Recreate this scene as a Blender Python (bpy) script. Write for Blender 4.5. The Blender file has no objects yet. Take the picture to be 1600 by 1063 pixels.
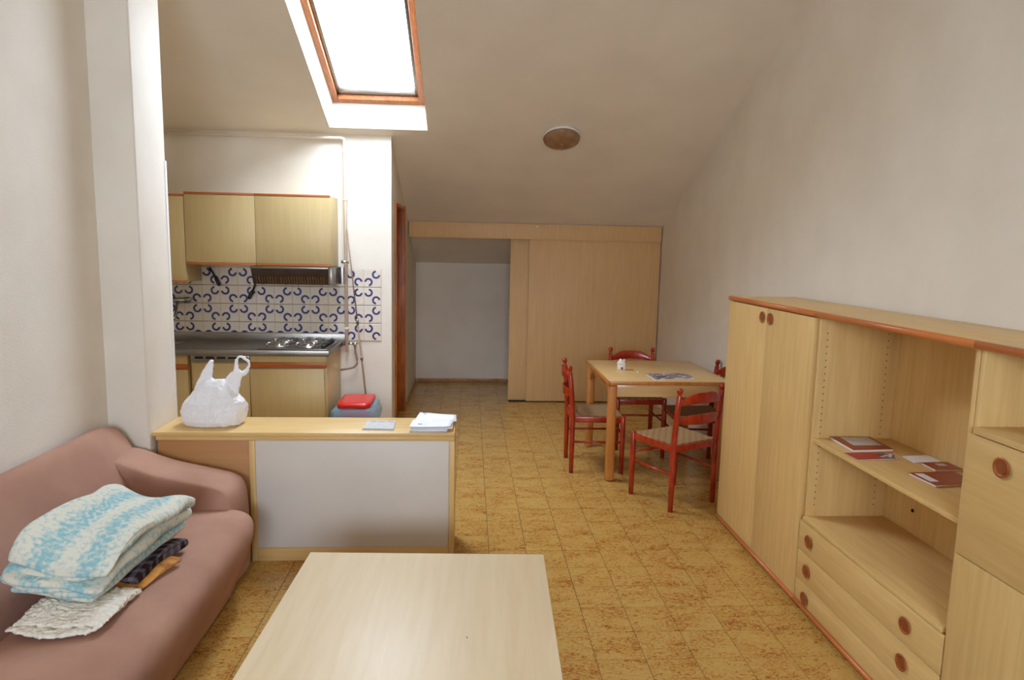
import bpy, bmesh, math, random
from mathutils import Vector, Matrix, noise
random.seed(7)
S = bpy.context.scene
COL = S.collection

# ------------------------------------------------------------------ camera
CH = 1.72
F_PX, PITCH, YAW, ROLL = 1068.81, 0.131895, 0.063707, 0.020652
cd = bpy.data.cameras.new('camera'); cam = bpy.data.objects.new('camera', cd); COL.objects.link(cam)
cd.sensor_fit = 'HORIZONTAL'; cd.sensor_width = 36.0; cd.lens = 36.0 * F_PX / 1600.0
cd.clip_start = 0.05; cd.clip_end = 200
_f = Vector((math.sin(YAW)*math.cos(PITCH), math.cos(YAW)*math.cos(PITCH), -math.sin(PITCH)))
_r = Vector((math.cos(YAW), -math.sin(YAW), 0)); _u = _r.cross(_f)
R2 = math.cos(ROLL)*_r + math.sin(ROLL)*_u; U2 = -math.sin(ROLL)*_r + math.cos(ROLL)*_u
cam.matrix_world = Matrix(((R2.x, U2.x, -_f.x, 0), (R2.y, U2.y, -_f.y, 0), (R2.z, U2.z, -_f.z, CH), (0, 0, 0, 1)))
S.camera = cam

# ------------------------------------------------------------------ world, light, exposure
W = bpy.data.worlds.new('sky'); S.world = W; W.use_nodes = True
W.node_tree.nodes['Background'].inputs[0].default_value = (0.88, 1.02, 1.22, 1)
W.node_tree.nodes['Background'].inputs[1].default_value = 24.0
S.view_settings.view_transform = 'Standard'; S.view_settings.look = 'None'
S.view_settings.gamma = 1.0; S.view_settings.use_curve_mapping = False
S.view_settings.exposure = 0.52
S.cycles.max_bounces = 14; S.cycles.diffuse_bounces = 9; S.cycles.glossy_bounces = 5
S.cycles.transparent_max_bounces = 12; S.cycles.sample_clamp_indirect = 6.0

YK, XW, YW, YN = 6.018, -0.676, 7.60, 8.74      # kitchen wall, return wall, wardrobe front, niche back
XL, XP = -1.87, -1.666                            # left wall, pillar side
CS = 0.41
def zc(y): return 2.0 + CS*(7.6 - y)              # sloping ceiling
RIDGE = 1.8
YB = -2.6
def xr(y): return 2.14 - 0.02*(7.6 - y)           # right wall, very slightly off square
NRM = Vector((0, CS, 1)).normalized()             # ceiling normal (up)
# roof window: opening in the ceiling and frame above it
SKX0, SKX1, SKY0, SKY1 = -1.17, -0.365, 4.28, 5.92
FRX0, FRX1, FRY0, FRY1, FOFF = -1.135, -0.385, 4.34, 5.905, 0.2
def portal(name, loc, sx, sy, rot):
    l = bpy.data.lights.new(name, 'AREA'); l.shape = 'RECTANGLE'; l.size = sx; l.size_y = sy
    l.cycles.is_portal = True
    o = bpy.data.objects.new(name, l); o.location = loc; o.rotation_euler = rot; COL.objects.link(o)
ym = (FRY0+FRY1)/2
portal('skylight_portal', ((FRX0+FRX1)/2, ym, zc(ym)+FOFF+0.06), 0.85, 1.8, (-math.atan(CS), 0, 0))
BWX0, BWX1, BWZ0, BWZ1 = -1.0, 0.65, 1.38, 2.44      # unseen fill window added behind the photographer
portal('window_portal', ((BWX0+BWX1)/2, YB-0.12, (BWZ0+BWZ1)/2), BWX1-BWX0+.1, BWZ1-BWZ0+.1, (math.radians(90), 0, 0))
def zb(y): return zc(RIDGE) - CS*(RIDGE - y)

# ------------------------------------------------------------------ materials
def lin(c):
    return tuple(((v/255)/12.92 if v/255 <= .04045 else ((v/255+.055)/1.055)**2.4) for v in c[:3]) + (1,)
def base_mat(name, col, rough=.5, metal=0, spec=.5):
    m = bpy.data.materials.new(name); m.use_nodes = True
    b = m.node_tree.nodes['Principled BSDF']
    b.inputs['Base Color'].default_value = lin(col); b.inputs['Roughness'].default_value = rough
    b.inputs['Metallic'].default_value = metal; b.inputs['Specular IOR Level'].default_value = spec
    return m, m.node_tree, b
def nd(nt, t, **kw):
    n = nt.nodes.new(t)
    for k, v in kw.items():
        if k.startswith('i_'): n.inputs[k[2:].replace('_', ' ')].default_value = v
        else: setattr(n, k, v)
    return n
def mth(nt, op, a, b=None, c=None):
    n = nt.nodes.new('ShaderNodeMath'); n.operation = op
    for i, v in enumerate((a, b, c)):
        if v is None: continue
        if hasattr(v, 'is_linked'): nt.links.new(v, n.inputs[i])
        else: n.inputs[i].default_value = v
    return n.outputs[0]
def noise_mat(name, c1, c2, scale=(1, 1, 1), nscale=5, detail=4, rough=.5, lo=.35, hi=.65, bump=0, metal=0, coord='Object', dist=0, bscale=None, spec=.5):
    m, nt, b = base_mat(name, c1, rough, metal, spec)
    tc = nd(nt, 'ShaderNodeTexCoord'); mp = nd(nt, 'ShaderNodeMapping'); mp.inputs['Scale'].default_value = scale
    nt.links.new(tc.outputs[coord], mp.inputs[0])
    oi = nd(nt, 'ShaderNodeObjectInfo')
    off = nd(nt, 'ShaderNodeVectorMath', operation='ADD'); nt.links.new(mp.outputs[0], off.inputs[0])
    sc = nd(nt, 'ShaderNodeVectorMath', operation='SCALE'); sc.inputs[0].default_value = (7, 13, 5); nt.links.new(oi.outputs['Random'], sc.inputs['Scale'])
    nt.links.new(sc.outputs[0], off.inputs[1])
    n = nd(nt, 'ShaderNodeTexNoise'); n.inputs['Scale'].default_value = nscale; n.inputs['Detail'].default_value = detail; n.inputs['Distortion'].default_value = dist
    nt.links.new(off.outputs[0], n.inputs['Vector'])
    r = nd(nt, 'ShaderNodeValToRGB'); r.color_ramp.elements[0].position = lo; r.color_ramp.elements[1].position = hi
    r.color_ramp.elements[0].color = lin(c1); r.color_ramp.elements[1].color = lin(c2)
    nt.links.new(n.outputs[0], r.inputs[0]); nt.links.new(r.outputs[0], b.inputs['Base Color'])
    if bump:
        bp = nd(nt, 'ShaderNodeBump'); bp.inputs['Strength'].default_value = bump; bp.inputs['Distance'].default_value = .01
        src = n.outputs[0]
        if bscale:
            n2 = nd(nt, 'ShaderNodeTexNoise'); n2.inputs['Scale'].default_value = bscale; n2.inputs['Detail'].default_value = 3
            nt.links.new(tc.outputs[coord], n2.inputs['Vector']); src = n2.outputs[0]
        nt.links.new(src, bp.inputs['Height']); nt.links.new(bp.outputs[0], b.inputs['Normal'])
    return m
M = {}
M['wall'] = noise_mat('white plaster', (228, 221, 208), (222, 214, 200), nscale=3, rough=.85, bump=.12, bscale=120, coord='Object')
M['ceil'] = noise_mat('ceiling plaster', (227, 218, 202), (220, 211, 195), nscale=2, rough=.9, bump=.15, bscale=110)
MAPLE1, MAPLE2 = (221, 187, 124), (206, 169, 106)
def wood(name, c1, c2, axis, rough=.38, ns=3.0, stretch=14):
    sc = [stretch]*3; sc['xyz'.index(axis)] = .9
    return noise_mat(name, c1, c2, scale=sc, nscale=ns, detail=5, rough=rough, lo=.3, hi=.75, dist=.6)
for ax in 'xyz': M['maple_'+ax] = wood('maple laminate '+ax, MAPLE1, MAPLE2, ax)
M['table_maple'] = wood('pale maple top', (226, 207, 172), (219, 197, 158), 'y', rough=.45, ns=2.4, stretch=12)
M['dine_maple'] = wood('dining laminate', (222, 187, 130), (213, 176, 118), 'x', rough=.22)
M['lam_x'] = wood('kitchen laminate', (194, 172, 122), (188, 164, 112), 'z', rough=.4)
M['door_panel'] = wood('wardrobe panel', (213, 176, 124), (203, 164, 110), 'z', rough=.5)
M['edge'] = wood('orange beech edging', (205, 122, 62), (184, 100, 46), 'y', rough=.4)
M['edge_x'] = wood('orange beech edging x', (186, 104, 42), (160, 82, 30), 'x', rough=.4)
M['tan'] = wood('tan back board', (188, 136, 82), (178, 124, 72), 'x', rough=.55)
M['white_lam'] = noise_mat('white board', (216, 211, 203), (210, 204, 195), nscale=2, rough=.45)
M['oak'] = wood('oak legs', (196, 128, 58), (172, 104, 42), 'z', rough=.35)
M['pine'] = noise_mat('reddish pine', (192, 106, 42), (146, 74, 26), scale=(9, 9, 1.2), nscale=2.5, rough=.4, dist=1.0)
M['red'] = noise_mat('red brown varnish', (172, 52, 20), (140, 36, 14), scale=(6, 6, 3), nscale=4, rough=.22)
M['knob'] = noise_mat('turned brown pull', (176, 96, 34), (140, 68, 22), nscale=30, rough=.35)
M['knob_dark'] = base_mat('pull recess', (138, 70, 26), .6)[0]  # darker pull brown, standing in for shading in the dish; also knot and stick
M['dark'] = base_mat('dark gap', (30, 24, 20), .8)[0]
M['black'] = base_mat('black plastic', (22, 22, 24), .35)[0]
M['steel'] = noise_mat('brushed steel', (150, 144, 136), (126, 120, 112), scale=(2, 60, 60), nscale=3, rough=.32, metal=1)
M['chrome'] = base_mat('chrome', (200, 200, 200), .15, 1)[0]
M['paint_pipe'] = base_mat('cream painted pipe', (226, 214, 196), .4)[0]
M['brass'] = base_mat('brass', (200, 160, 80), .3, 1)[0]
M['rubber'] = base_mat('grey hose', (140, 112, 92), .5)[0]
M['hood_brown'] = noise_mat('hood brown enamel', (64, 48, 42), (46, 34, 30), nscale=8, rough=.3)
M['hood_grille'] = noise_mat('hood filter', (120, 92, 60), (84, 62, 40), nscale=20, rough=.5, metal=.3)
M['skirt'] = noise_mat('tan tile skirting', (176, 132, 84), (160, 114, 68), nscale=14, rough=.35)
M['fabric'] = noise_mat('dusty rose stretch cover', (180, 140, 120), (166, 126, 108), nscale=3, rough=.95, bump=.25, bscale=260, spec=.15)
M['frame_wood'] = wood('roof window pine', (176, 112, 66), (150, 86, 44), 'y', rough=.4)
M['paper'] = noise_mat('white paper', (236, 236, 240), (228, 228, 234), nscale=9, rough=.6)
M['paper_grey'] = noise_mat('grey printed paper', (200, 198, 194), (180, 180, 180), nscale=60, rough=.6)
M['print'] = base_mat('grey print', (150, 150, 160), .7)[0]
M['redbook'] = noise_mat('dark red cover', (150, 36, 26), (124, 28, 22), nscale=6, rough=.3)
M['crimson'] = noise_mat('crimson cover', (186, 30, 32), (164, 24, 28), nscale=6, rough=.3)
M['pageside'] = base_mat('page edges', (222, 214, 200), .8)[0]
M['binred'] = base_mat('red plastic', (205, 34, 30), .25)[0]
M['white_plastic'] = base_mat('white plastic', (232, 230, 226), .4)[0]
M['lampglass'] = noise_mat('amber lamp glass', (150, 118, 88), (132, 98, 70), nscale=14, rough=.25)
M['grout'] = base_mat('dark grout', (74, 60, 40), .9)[0]
M['grout_w'] = base_mat('grey grout', (150, 140, 126), .9)[0]

def glass_mat(name, fac=.07):
    m = bpy.data.materials.new(name); m.use_nodes = True; nt = m.node_tree; nt.nodes.clear()
    o = nd(nt, 'ShaderNodeOutputMaterial'); t = nd(nt, 'ShaderNodeBsdfTransparent'); g = nd(nt, 'ShaderNodeBsdfGlossy'); g.inputs['Roughness'].default_value = .02
    x = nd(nt, 'ShaderNodeMixShader'); x.inputs[0].default_value = fac
    nt.links.new(t.outputs[0], x.inputs[1]); nt.links.new(g.outputs[0], x.inputs[2]); nt.links.new(x.outputs[0], o.inputs[0])
    return m
M['glass'] = glass_mat('clear window glass')

def floor_mat():
    m, nt, b = base_mat('mottled ochre tile', (205, 164, 84), .2)
    g = nd(nt, 'ShaderNodeNewGeometry'); oi = nd(nt, 'ShaderNodeObjectInfo')
    mp = nd(nt, 'ShaderNodeMapping'); mp.inputs['Scale'].default_value = (.7, 1.25, 1); nt.links.new(g.outputs['Position'], mp.inputs[0])
    sc = nd(nt, 'ShaderNodeVectorMath', operation='SCALE'); sc.inputs[0].default_value = (31, 17, 0); nt.links.new(oi.outputs['Random'], sc.inputs['Scale'])
    ad = nd(nt, 'ShaderNodeVectorMath', operation='ADD'); nt.links.new(mp.outputs[0], ad.inputs[0]); nt.links.new(sc.outputs[0], ad.inputs[1])
    n = nd(nt, 'ShaderNodeTexNoise'); n.inputs['Scale'].default_value = 44; n.inputs['Detail'].default_value = 5; n.inputs['Roughness'].default_value = .6; n.inputs['Distortion'].default_value = 2.2
    nt.links.new(ad.outputs[0], n.inputs['Vector'])
    n2 = nd(nt, 'ShaderNodeTexNoise'); n2.inputs['Scale'].default_value = 7; n2.inputs['Detail'].default_value = 2; nt.links.new(ad.outputs[0], n2.inputs['Vector'])
    v = mth(nt, 'MULTIPLY_ADD', n2.outputs[0], .35, n.outputs[0])
    r = nd(nt, 'ShaderNodeValToRGB'); e = r.color_ramp.elements
    e[0].position = .60; e[0].color = lin((192, 156, 86)); e[1].position = .93; e[1].color = lin((132, 70, 26))
    e2 = e.new(.715); e2.color = lin((186, 142, 70)); e3 = e.new(.775); e3.color = lin((164, 102, 42))
    nt.links.new(v, r.inputs[0])
    nt.links.new(r.outputs[0], b.inputs['Base Color'])
    return m
M['floor'] = floor_mat()

def motif_mat():
    m, nt, b = base_mat('blue horseshoe majolica tile', (222, 214, 200), .2)
    tc = nd(nt, 'ShaderNodeTexCoord'); s = nd(nt, 'ShaderNodeSeparateXYZ'); nt.links.new(tc.outputs['Object'], s.inputs[0])
    x, z = s.outputs[0], s.outputs[2]
    sg = mth(nt, 'SIGN', mth(nt, 'ADD', x, z))
    qx = mth(nt, 'SUBTRACT', mth(nt, 'MULTIPLY', x, sg), .0325); qz = mth(nt, 'SUBTRACT', mth(nt, 'MULTIPLY', z, sg), .0325)
    r = mth(nt, 'SQRT', mth(nt, 'ADD', mth(nt, 'MULTIPLY', qx, qx), mth(nt, 'MULTIPLY', qz, qz)))
    ang = mth(nt, 'ARCTAN2', qz, qx)
    teeth = mth(nt, 'GREATER_THAN', mth(nt, 'SINE', mth(nt, 'MULTIPLY', ang, 22)), -.1)
    outer = mth(nt, 'MULTIPLY_ADD', teeth, .005, .0335)
    ring = mth(nt, 'MULTIPLY', mth(nt, 'LESS_THAN', r, outer), mth(nt, 'GREATER_THAN', r, .0195))
    c = mth(nt, 'DIVIDE', mth(nt, 'MULTIPLY', mth(nt, 'ADD', qx, qz), .7071), mth(nt, 'MAXIMUM', r, .001))
    ring = mth(nt, 'MULTIPLY', ring, mth(nt, 'LESS_THAN', c, .66))
    n = nd(nt, 'ShaderNodeTexNoise'); n.inputs['Scale'].default_value = 25; nt.links.new(tc.outputs['Object'], n.inputs['Vector'])
    bg = nd(nt, 'ShaderNodeMix', data_type='RGBA'); bg.inputs[6].default_value = lin((228, 220, 208)); bg.inputs[7].default_value = lin((210, 198, 182)); nt.links.new(n.outputs[0], bg.inputs[0])
    mx = nd(nt, 'ShaderNodeMix', data_type='RGBA'); mx.inputs[7].default_value = lin((38, 46, 108))
    nt.links.new(ring, mx.inputs[0]); nt.links.new(bg.outputs[2], mx.inputs[6]); nt.links.new(mx.outputs[2], b.inputs['Base Color'])
    return m
M['motif'] = motif_mat()

def rush_mat():
    m, nt, b = base_mat('woven rush', (170, 130, 86), .85)
    tc = nd(nt, 'ShaderNodeTexCoord')
    ch = nd(nt, 'ShaderNodeTexChecker'); ch.inputs['Scale'].default_value = 34
    ch.inputs['Color1'].default_value = lin((182, 146, 98)); ch.inputs['Color2'].default_value = lin((160, 122, 78))
    nt.links.new(tc.outputs['Object'], ch.inputs[0])
    w = nd(nt, 'ShaderNodeTexWave'); w.inputs['Scale'].default_value = 40; nt.links.new(tc.outputs['Object'], w.inputs[0])
    mx = nd(nt, 'ShaderNodeMix', data_type='RGBA', blend_type='MULTIPLY'); mx.inputs[0].default_value = .45
    nt.links.new(ch.outputs[0], mx.inputs[6]); nt.links.new(w.outputs[0], mx.inputs[7]); nt.links.new(mx.outputs[2], b.inputs['Base Color'])
    bp = nd(nt, 'ShaderNodeBump'); bp.inputs['Strength'].default_value = .6; bp.inputs['Distance'].default_value = .004
    nt.links.new(ch.outputs['Fac'], bp.inputs['Height']); nt.links.new(bp.outputs[0], b.inputs['Normal'])
    return m
M['rush'] = rush_mat()

def blanket_mat():
    m, nt, b = base_mat('aqua and white blanket', (160, 205, 212), .95, spec=.1)
    uv = nd(nt, 'ShaderNodeUVMap'); uv.uv_map = 'UVMap'
    s = nd(nt, 'ShaderNodeSeparateXYZ'); nt.links.new(uv.outputs[0], s.inputs[0])
    st = mth(nt, 'SINE', mth(nt, 'MULTIPLY', s.outputs[0], 46.0))
    n = nd(nt, 'ShaderNodeTexNoise'); n.inputs['Scale'].default_value = 60; n.inputs['Detail'].default_value = 2; nt.links.new(uv.outputs[0], n.inputs['Vector'])
    v = mth(nt, 'ADD', mth(nt, 'MULTIPLY', st, .34), mth(nt, 'MULTIPLY', mth(nt, 'SUBTRACT', n.outputs[0], .5), 2.6))
    r = nd(nt, 'ShaderNodeValToRGB'); e = r.color_ramp.elements
    e[0].position = .36; e[0].color = lin((216, 215, 200)); e[1].position = .74; e[1].color = lin((140, 186, 194))
    nt.links.new(mth(nt, 'MULTIPLY_ADD', v, .5, .5), r.inputs[0]); nt.links.new(r.outputs[0], b.inputs['Base Color'])
    return m
M['blanket'] = blanket_mat()
M['fleece'] = noise_mat('white fleece', (240, 234, 220), (226, 219, 204), nscale=40, rough=1, bump=.8, bscale=90, spec=.1)
M['orange_cloth'] = noise_mat('orange cloth', (214, 150, 72), (120, 64, 30), nscale=16, rough=.95, lo=.45, hi=.7)
def plaid_mat():
    m, nt, b = base_mat('dark plaid', (60, 46, 46), .95, spec=.1)
    tc = nd(nt, 'ShaderNodeTexCoord'); s = nd(nt, 'ShaderNodeSeparateXYZ'); nt.links.new(tc.outputs['Object'], s.inputs[0])
    a = mth(nt, 'GREATER_THAN', mth(nt, 'SINE', mth(nt, 'MULTIPLY', s.outputs[1], 130)), .3)
    c = mth(nt, 'GREATER_THAN', mth(nt, 'SINE', mth(nt, 'MULTIPLY', s.outputs[0], 130)), .3)
    r = nd(nt, 'ShaderNodeValToRGB'); e = r.color_ramp.elements; e[0].color = lin((46, 32, 30)); e[1].color = lin((120, 112, 122)); 
    nt.links.new(mth(nt, 'MULTIPLY', mth(nt, 'ADD', a, c), .42), r.inputs[0]); nt.links.new(r.outputs[0], b.inputs['Base Color'])
    return m
M['plaid'] = plaid_mat()
def plastic_film(name, col, transl, alpha=1.0):
    m, nt, b = base_mat(name, col, .32)
    o = nt.nodes['Material Output']; t = nd(nt, 'ShaderNodeBsdfTranslucent'); t.inputs[0].default_value = lin(col)
    x = nd(nt, 'ShaderNodeMixShader'); x.inputs[0].default_value = transl
    nt.links.new(b.outputs[0], x.inputs[1]); nt.links.new(t.outputs[0], x.inputs[2])
    last = x
    if alpha < 1:
        tr = nd(nt, 'ShaderNodeBsdfTransparent'); y = nd(nt, 'ShaderNodeMixShader'); y.inputs[0].default_value = alpha
        nt.links.new(tr.outputs[0], y.inputs[1]); nt.links.new(x.outputs[0], y.inputs[2]); last = y
    nt.links.new(last.outputs[0], o.inputs[0])
    return m
M['bag'] = plastic_film('white carrier bag film', (246, 246, 248), .35)
M['liner'] = plastic_film('blue bin liner film', (150, 208, 232), .3, .42)
def cover_mat():
    m, nt, b = base_mat('magazine cover', (120, 110, 120), .3)
    tc = nd(nt, 'ShaderNodeTexCoord'); n = nd(nt, 'ShaderNodeTexNoise'); n.inputs['Scale'].default_value = 14; n.inputs['Detail'].default_value = 1
    nt.links.new(tc.outputs['Object'], n.inputs['Vector'])
    r = nd(nt, 'ShaderNodeValToRGB'); r.color_ramp.interpolation = 'CONSTANT'; e = r.color_ramp.elements
    e[0].position = 0; e[0].color = lin((60, 60, 78)); e[1].position = .42; e[1].color = lin((120, 84, 76))
    for p, c in ((.48, (214, 210, 214)), (.56, (92, 100, 122)), (.62, (150, 70, 60)), (.68, (226, 222, 220))): q = e.new(p); q.color = lin(c)
    nt.links.new(n.outputs[0], r.inputs[0]); nt.links.new(r.outputs[0], b.inputs['Base Color'])
    return m
M['cover'] = cover_mat()

# ------------------------------------------------------------------ mesh helpers
class MB:
    def __init__(s): s.v = []; s.f = []
    def add(s, vs, fs):
        n = len(s.v); s.v += [tuple(p) for p in vs]; s.f += [tuple(i+n for i in f) for f in fs]; return s
    def box(s, x0, x1, y0, y1, z0, z1):
        vs = [(x, y, z) for z in (z0, z1) for y in (y0, y1) for x in (x0, x1)]
        return s.add(vs, [(0, 2, 3, 1), (4, 5, 7, 6), (0, 1, 5, 4), (2, 6, 7, 3), (0, 4, 6, 2), (1, 3, 7, 5)])
    def hexa(s, b, t):   # bottom quad, top quad (ccw from above)
        return s.add(list(b)+list(t), [(3, 2, 1, 0), (4, 5, 6, 7), (0, 1, 5, 4), (1, 2, 6, 5), (2, 3, 7, 6), (3, 0, 4, 7)])
    def quad(s, *p): return s.add(p, [tuple(range(len(p)))])
    def rings(s, rs, cap=True):
        n = len(rs[0]); b = len(s.v); s.v += [tuple(p) for r in rs for p in r]
        for i in range(len(rs)-1):
            for j in range(n):
                k = (j+1) % n; s.f.append((b+i*n+j, b+i*n+k, b+(i+1)*n+k, b+(i+1)*n+j))
        if cap:
            s.f.append(tuple(b+j for j in range(n-1, -1, -1))); s.f.append(tuple(b+(len(rs)-1)*n+j for j in range(n)))
        return s
    def tube(s, pts, r, n=8, r2=None):
        pts = [Vector(p) for p in pts]; rs = []
        for i, p in enumerate(pts):
            d = (pts[min(i+1, len(pts)-1)] - pts[max(i-1, 0)]).normalized()
            a = d.orthogonal() if abs(d.z) > .99 else d.cross(Vector((0, 0, 1)))
            a.normalize(); b = d.cross(a)
            if abs(d.z) > .99: a = Vector((1, 0, 0)); b = d.cross(a)
            rr = r[i] if isinstance(r, (list, tuple)) else r
            rs.append([p + a*math.cos(2*math.pi*k/n)*rr + b*math.sin(2*math.pi*k/n)*(rr if r2 is None else r2) for k in range(n)])
        return s.rings(rs)
    def lathe(s, prof, c=(0, 0, 0), n=20, mat=None):
        rs = [[Vector((r*math.cos(2*math.pi*k/n), r*math.sin(2*math.pi*k/n), z)) for k in range(n)] for r, z in prof]
        if mat is not None: rs = [[mat @ p for p in r] for r in rs]
        rs = [[p + Vector(c) for p in r] for r in rs]
        return s.rings(rs)
    def build(s, name, mat, parent=None, bevel=0, smooth=False, local=False, seg=2, sub=0, origin=None):
        me = bpy.data.meshes.new(name)
        o_ = Vector((0, 0, 0))
        if parent is not None and not local:
            o_ = Vector(parent.location)
            if parent.parent is not None: o_ = o_ + Vector(parent.parent.location)
        if origin is not None: o_ = Vector(origin)
        me.from_pydata([tuple(Vector(p)-o_) for p in s.v], [], s.f); me.update()
        bm = bmesh.new(); bm.from_mesh(me); bmesh.ops.recalc_face_normals(bm, faces=bm.faces)
        if bevel: bmesh.ops.bevel(bm, geom=[e for e in bm.edges if len(e.link_faces) == 2 and e.calc_face_angle(0) > .5], offset=bevel, segments=seg, affect='EDGES', profile=.5, clamp_overlap=True)
        bm.to_mesh(me); bm.free()
        me.materials.append(M[mat] if isinstance(mat, str) else mat)
        if smooth or bevel:
            for p in me.polygons: p.use_smooth = True
            if not smooth:
                try: me.set_sharp_from_angle(angle=math.radians(40))
                except Exception: pass
        o = bpy.data.objects.new(name, me); COL.objects.link(o)
        if parent is not None: o.parent = parent
        if origin is not None and parent is None: o.location = origin
        if sub:
            md = o.modifiers.new('sub', 'SUBSURF'); md.levels = sub; md.render_levels = sub
        return o
def box(name, mat, parent, *b, bevel=.002, seg=2): return MB().box(*b).build(name, mat, parent, bevel=bevel, seg=seg)
def tag(o, label, cat, group=None):
    o['label'] = label; o['category'] = cat
    if group: o['group'] = group
    return o
def thing(name, label, cat, loc, rotz=0, group=None):
    o = bpy.data.objects.new(name, None); COL.objects.link(o); o.location = loc; o.rotation_euler = (0, 0, rotz); o.empty_display_size = .1
    return tag(o, label, cat, group)
def struct(o, label=None):
    o['kind'] = 'structure'
    if label: o['label'] = label
    return o
def copy_tree(o, parent=None):
    c = o.copy(); COL.objects.link(c)
    if parent is not None: c.parent = parent
    for ch in list(o.children): copy_tree(ch, c)
    return c

# ------------------------------------------------------------------ room shell
HI = 4.6
slab = struct(MB().box(-3.3, 2.35, YB-.2, YN+.15, -.12, -.004).build('floor', 'grout'), 'floor of mottled ochre tiles with dark joints')
def wall(name, label, *boxes, mat='wall'):
    m = MB()
    for b in boxes: m.box(*b)
    return struct(m.build(name, mat), label)
# right wall (slightly off square)
m = MB(); m.hexa([(xr(YB-.2), YB-.2, -.1), (xr(YB-.2)+.2, YB-.2, -.1), (xr(YN+.2)+.2, YN+.2, -.1), (xr(YN+.2), YN+.2, -.1)],
                 [(xr(YB-.2), YB-.2, HI), (xr(YB-.2)+.2, YB-.2, HI), (xr(YN+.2)+.2, YN+.2, HI), (xr(YN+.2), YN+.2, HI)])
struct(m.build('wall_right', 'wall'), 'plain white plaster wall behind the long sideboard')
wall('wall_left', 'white plaster wall behind the sofa', (XL-.2, XL, YB-.2, 3.6, -.1, HI))
m = MB().box(-3.2, XP, 3.6, 3.945, -.1, HI)
struct(m.build('wall_pillar', 'wall', bevel=.012, seg=3), 'bright white pillar end at the left of the low partition')
struct(MB().box(XP-.03, XP+.003, 3.925, 3.949, .72, 2.16).build('trim_1', 'white_plastic', bevel=.001), 'thin white corner guard on the pillar edge')
wk = wall('wall_kitchen', 'white kitchen wall with blue patterned tiles', (-3.2, XW, YK, YK+.12, -.1, 3.2))
wall('wall_kitchen_side', 'hidden left wall of the kitchen', (-3.3, -3.1, 3.6, YK+.12, -.1, HI))
DY0, DY1, DZ = 6.29, 7.145, 2.12
wall('wall_return', 'narrow white wall holding the pine door frame', (XW-.115, XW, YK+.12, DY0, -.1, 3.2), (XW-.115, XW, DY1, YN+.1, -.1, 3.2), (XW-.115, XW, DY0, DY1, DZ, 3.2))
wall('wall_corridor', 'dim wall beyond the doorway', (-1.9, -1.8, YK+.12, YN+.1, -.1, 3.2))
wall('wall_niche', 'white back wall of the wardrobe niche', (-1.9, xr(YN)+.2, YN, YN+.12, -.1, 2.4))
wall('wall_back', 'wall behind the photographer', (-3.3, BWX0, YB-.15, YB, -.1, HI), (BWX1, 2.3, YB-.15, YB, -.1, HI), (BWX0, BWX1, YB-.15, YB, -.1, BWZ0), (BWX0, BWX1, YB-.15, YB, BWZ1, HI))
# ceiling
def P3(x, y, off=0.0): return (x, y, zc(y)+off)
m = MB(); xs = [-3.3, SKX0, SKX1, 2.35]; ys = [RIDGE, SKY0, SKY1, YN+.2]
for i in range(3):
    for j in range(3):
        if i == 1 and j == 1: continue
        m.quad(P3(xs[i], ys[j]), P3(xs[i+1], ys[j]), P3(xs[i+1], ys[j+1]), P3(xs[i], ys[j+1]))
m.quad((-3.3, RIDGE, zb(RIDGE)), (2.35, RIDGE, zb(RIDGE)), (2.35, YB-.2, zb(YB-.2)), (-3.3, YB-.2, zb(YB-.2)))
ceil = struct(m.build('ceiling', 'ceil'), 'sloping off-white plaster ceiling')
# shaft of the roof window
a = [P3(SKX0, SKY0), P3(SKX1, SKY0), P3(SKX1, SKY1), P3(SKX0, SKY1)]
b = [P3(FRX0, FRY0, FOFF), P3(FRX1, FRY0, FOFF), P3(FRX1, FRY1, FOFF), P3(FRX0, FRY1, FOFF)]
t = [P3(FRX0-.15, FRY0-.15, FOFF+.10), P3(FRX1+.15, FRY0-.15, FOFF+.10), P3(FRX1+.15, FRY1+.15, FOFF+.10), P3(FRX0-.15, FRY1+.15, FOFF+.10)]
m = MB()
for i in range(4):
    j = (i+1) % 4; m.quad(a[i], a[j], b[j], b[i])
m.build('skylight_reveal', 'wall', ceil)
# roof collar outside so that no light leaks past the shaft
m = MB()
for i in range(4):
    j = (i+1) % 4; m.quad(b[i], b[j], t[j], t[i])
m.build('roof_collar', 'wall', ceil)
# ------------------------------------------------------------------ roof window
w1 = bpy.data.objects.new('window_1', None); COL.objects.link(w1); struct(w1, 'roof window with a brown pine frame over the kitchen')
def slopebox(x0, x1, y0, y1, o0, o1):
    return MB().hexa([P3(x0, y0, o0), P3(x1, y0, o0), P3(x1, y1, o0), P3(x0, y1, o0)], [P3(x0, y0, o1), P3(x1, y0, o1), P3(x1, y1, o1), P3(x0, y1, o1)])
fo, fw = FOFF-.01, .045
for (x0, x1, y0, y1) in ((FRX0-.03, FRX0+fw, FRY0, FRY1), (FRX1-fw, FRX1+.03, FRY0, FRY1), (FRX0+fw, FRX1-fw, FRY0, FRY0+.06), (FRX0+fw, FRX1-fw, FRY1-.05, FRY1+.02)):
    slopebox(x0, x1, y0, y1, fo, fo+.09).build('frame_bar', 'frame_wood', w1, bevel=.004)
for (x0, x1, y0, y1) in ((FRX0+fw, FRX0+fw+.03, FRY0+.06, FRY1-.05), (FRX1-fw-.03, FRX1-fw, FRY0+.06, FRY1-.05), (FRX0+fw, FRX1-fw, FRY1-.085, FRY1-.05)):
    slopebox(x0, x1, y0, y1, fo+.035, fo+.085).build('sash_bar', 'steel', w1, bevel=.003)
slopebox(FRX0+.02, FRX1-.02, FRY0+.02, FRY1-.02, fo+.06, fo+.066).build('pane', 'glass', w1)
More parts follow.
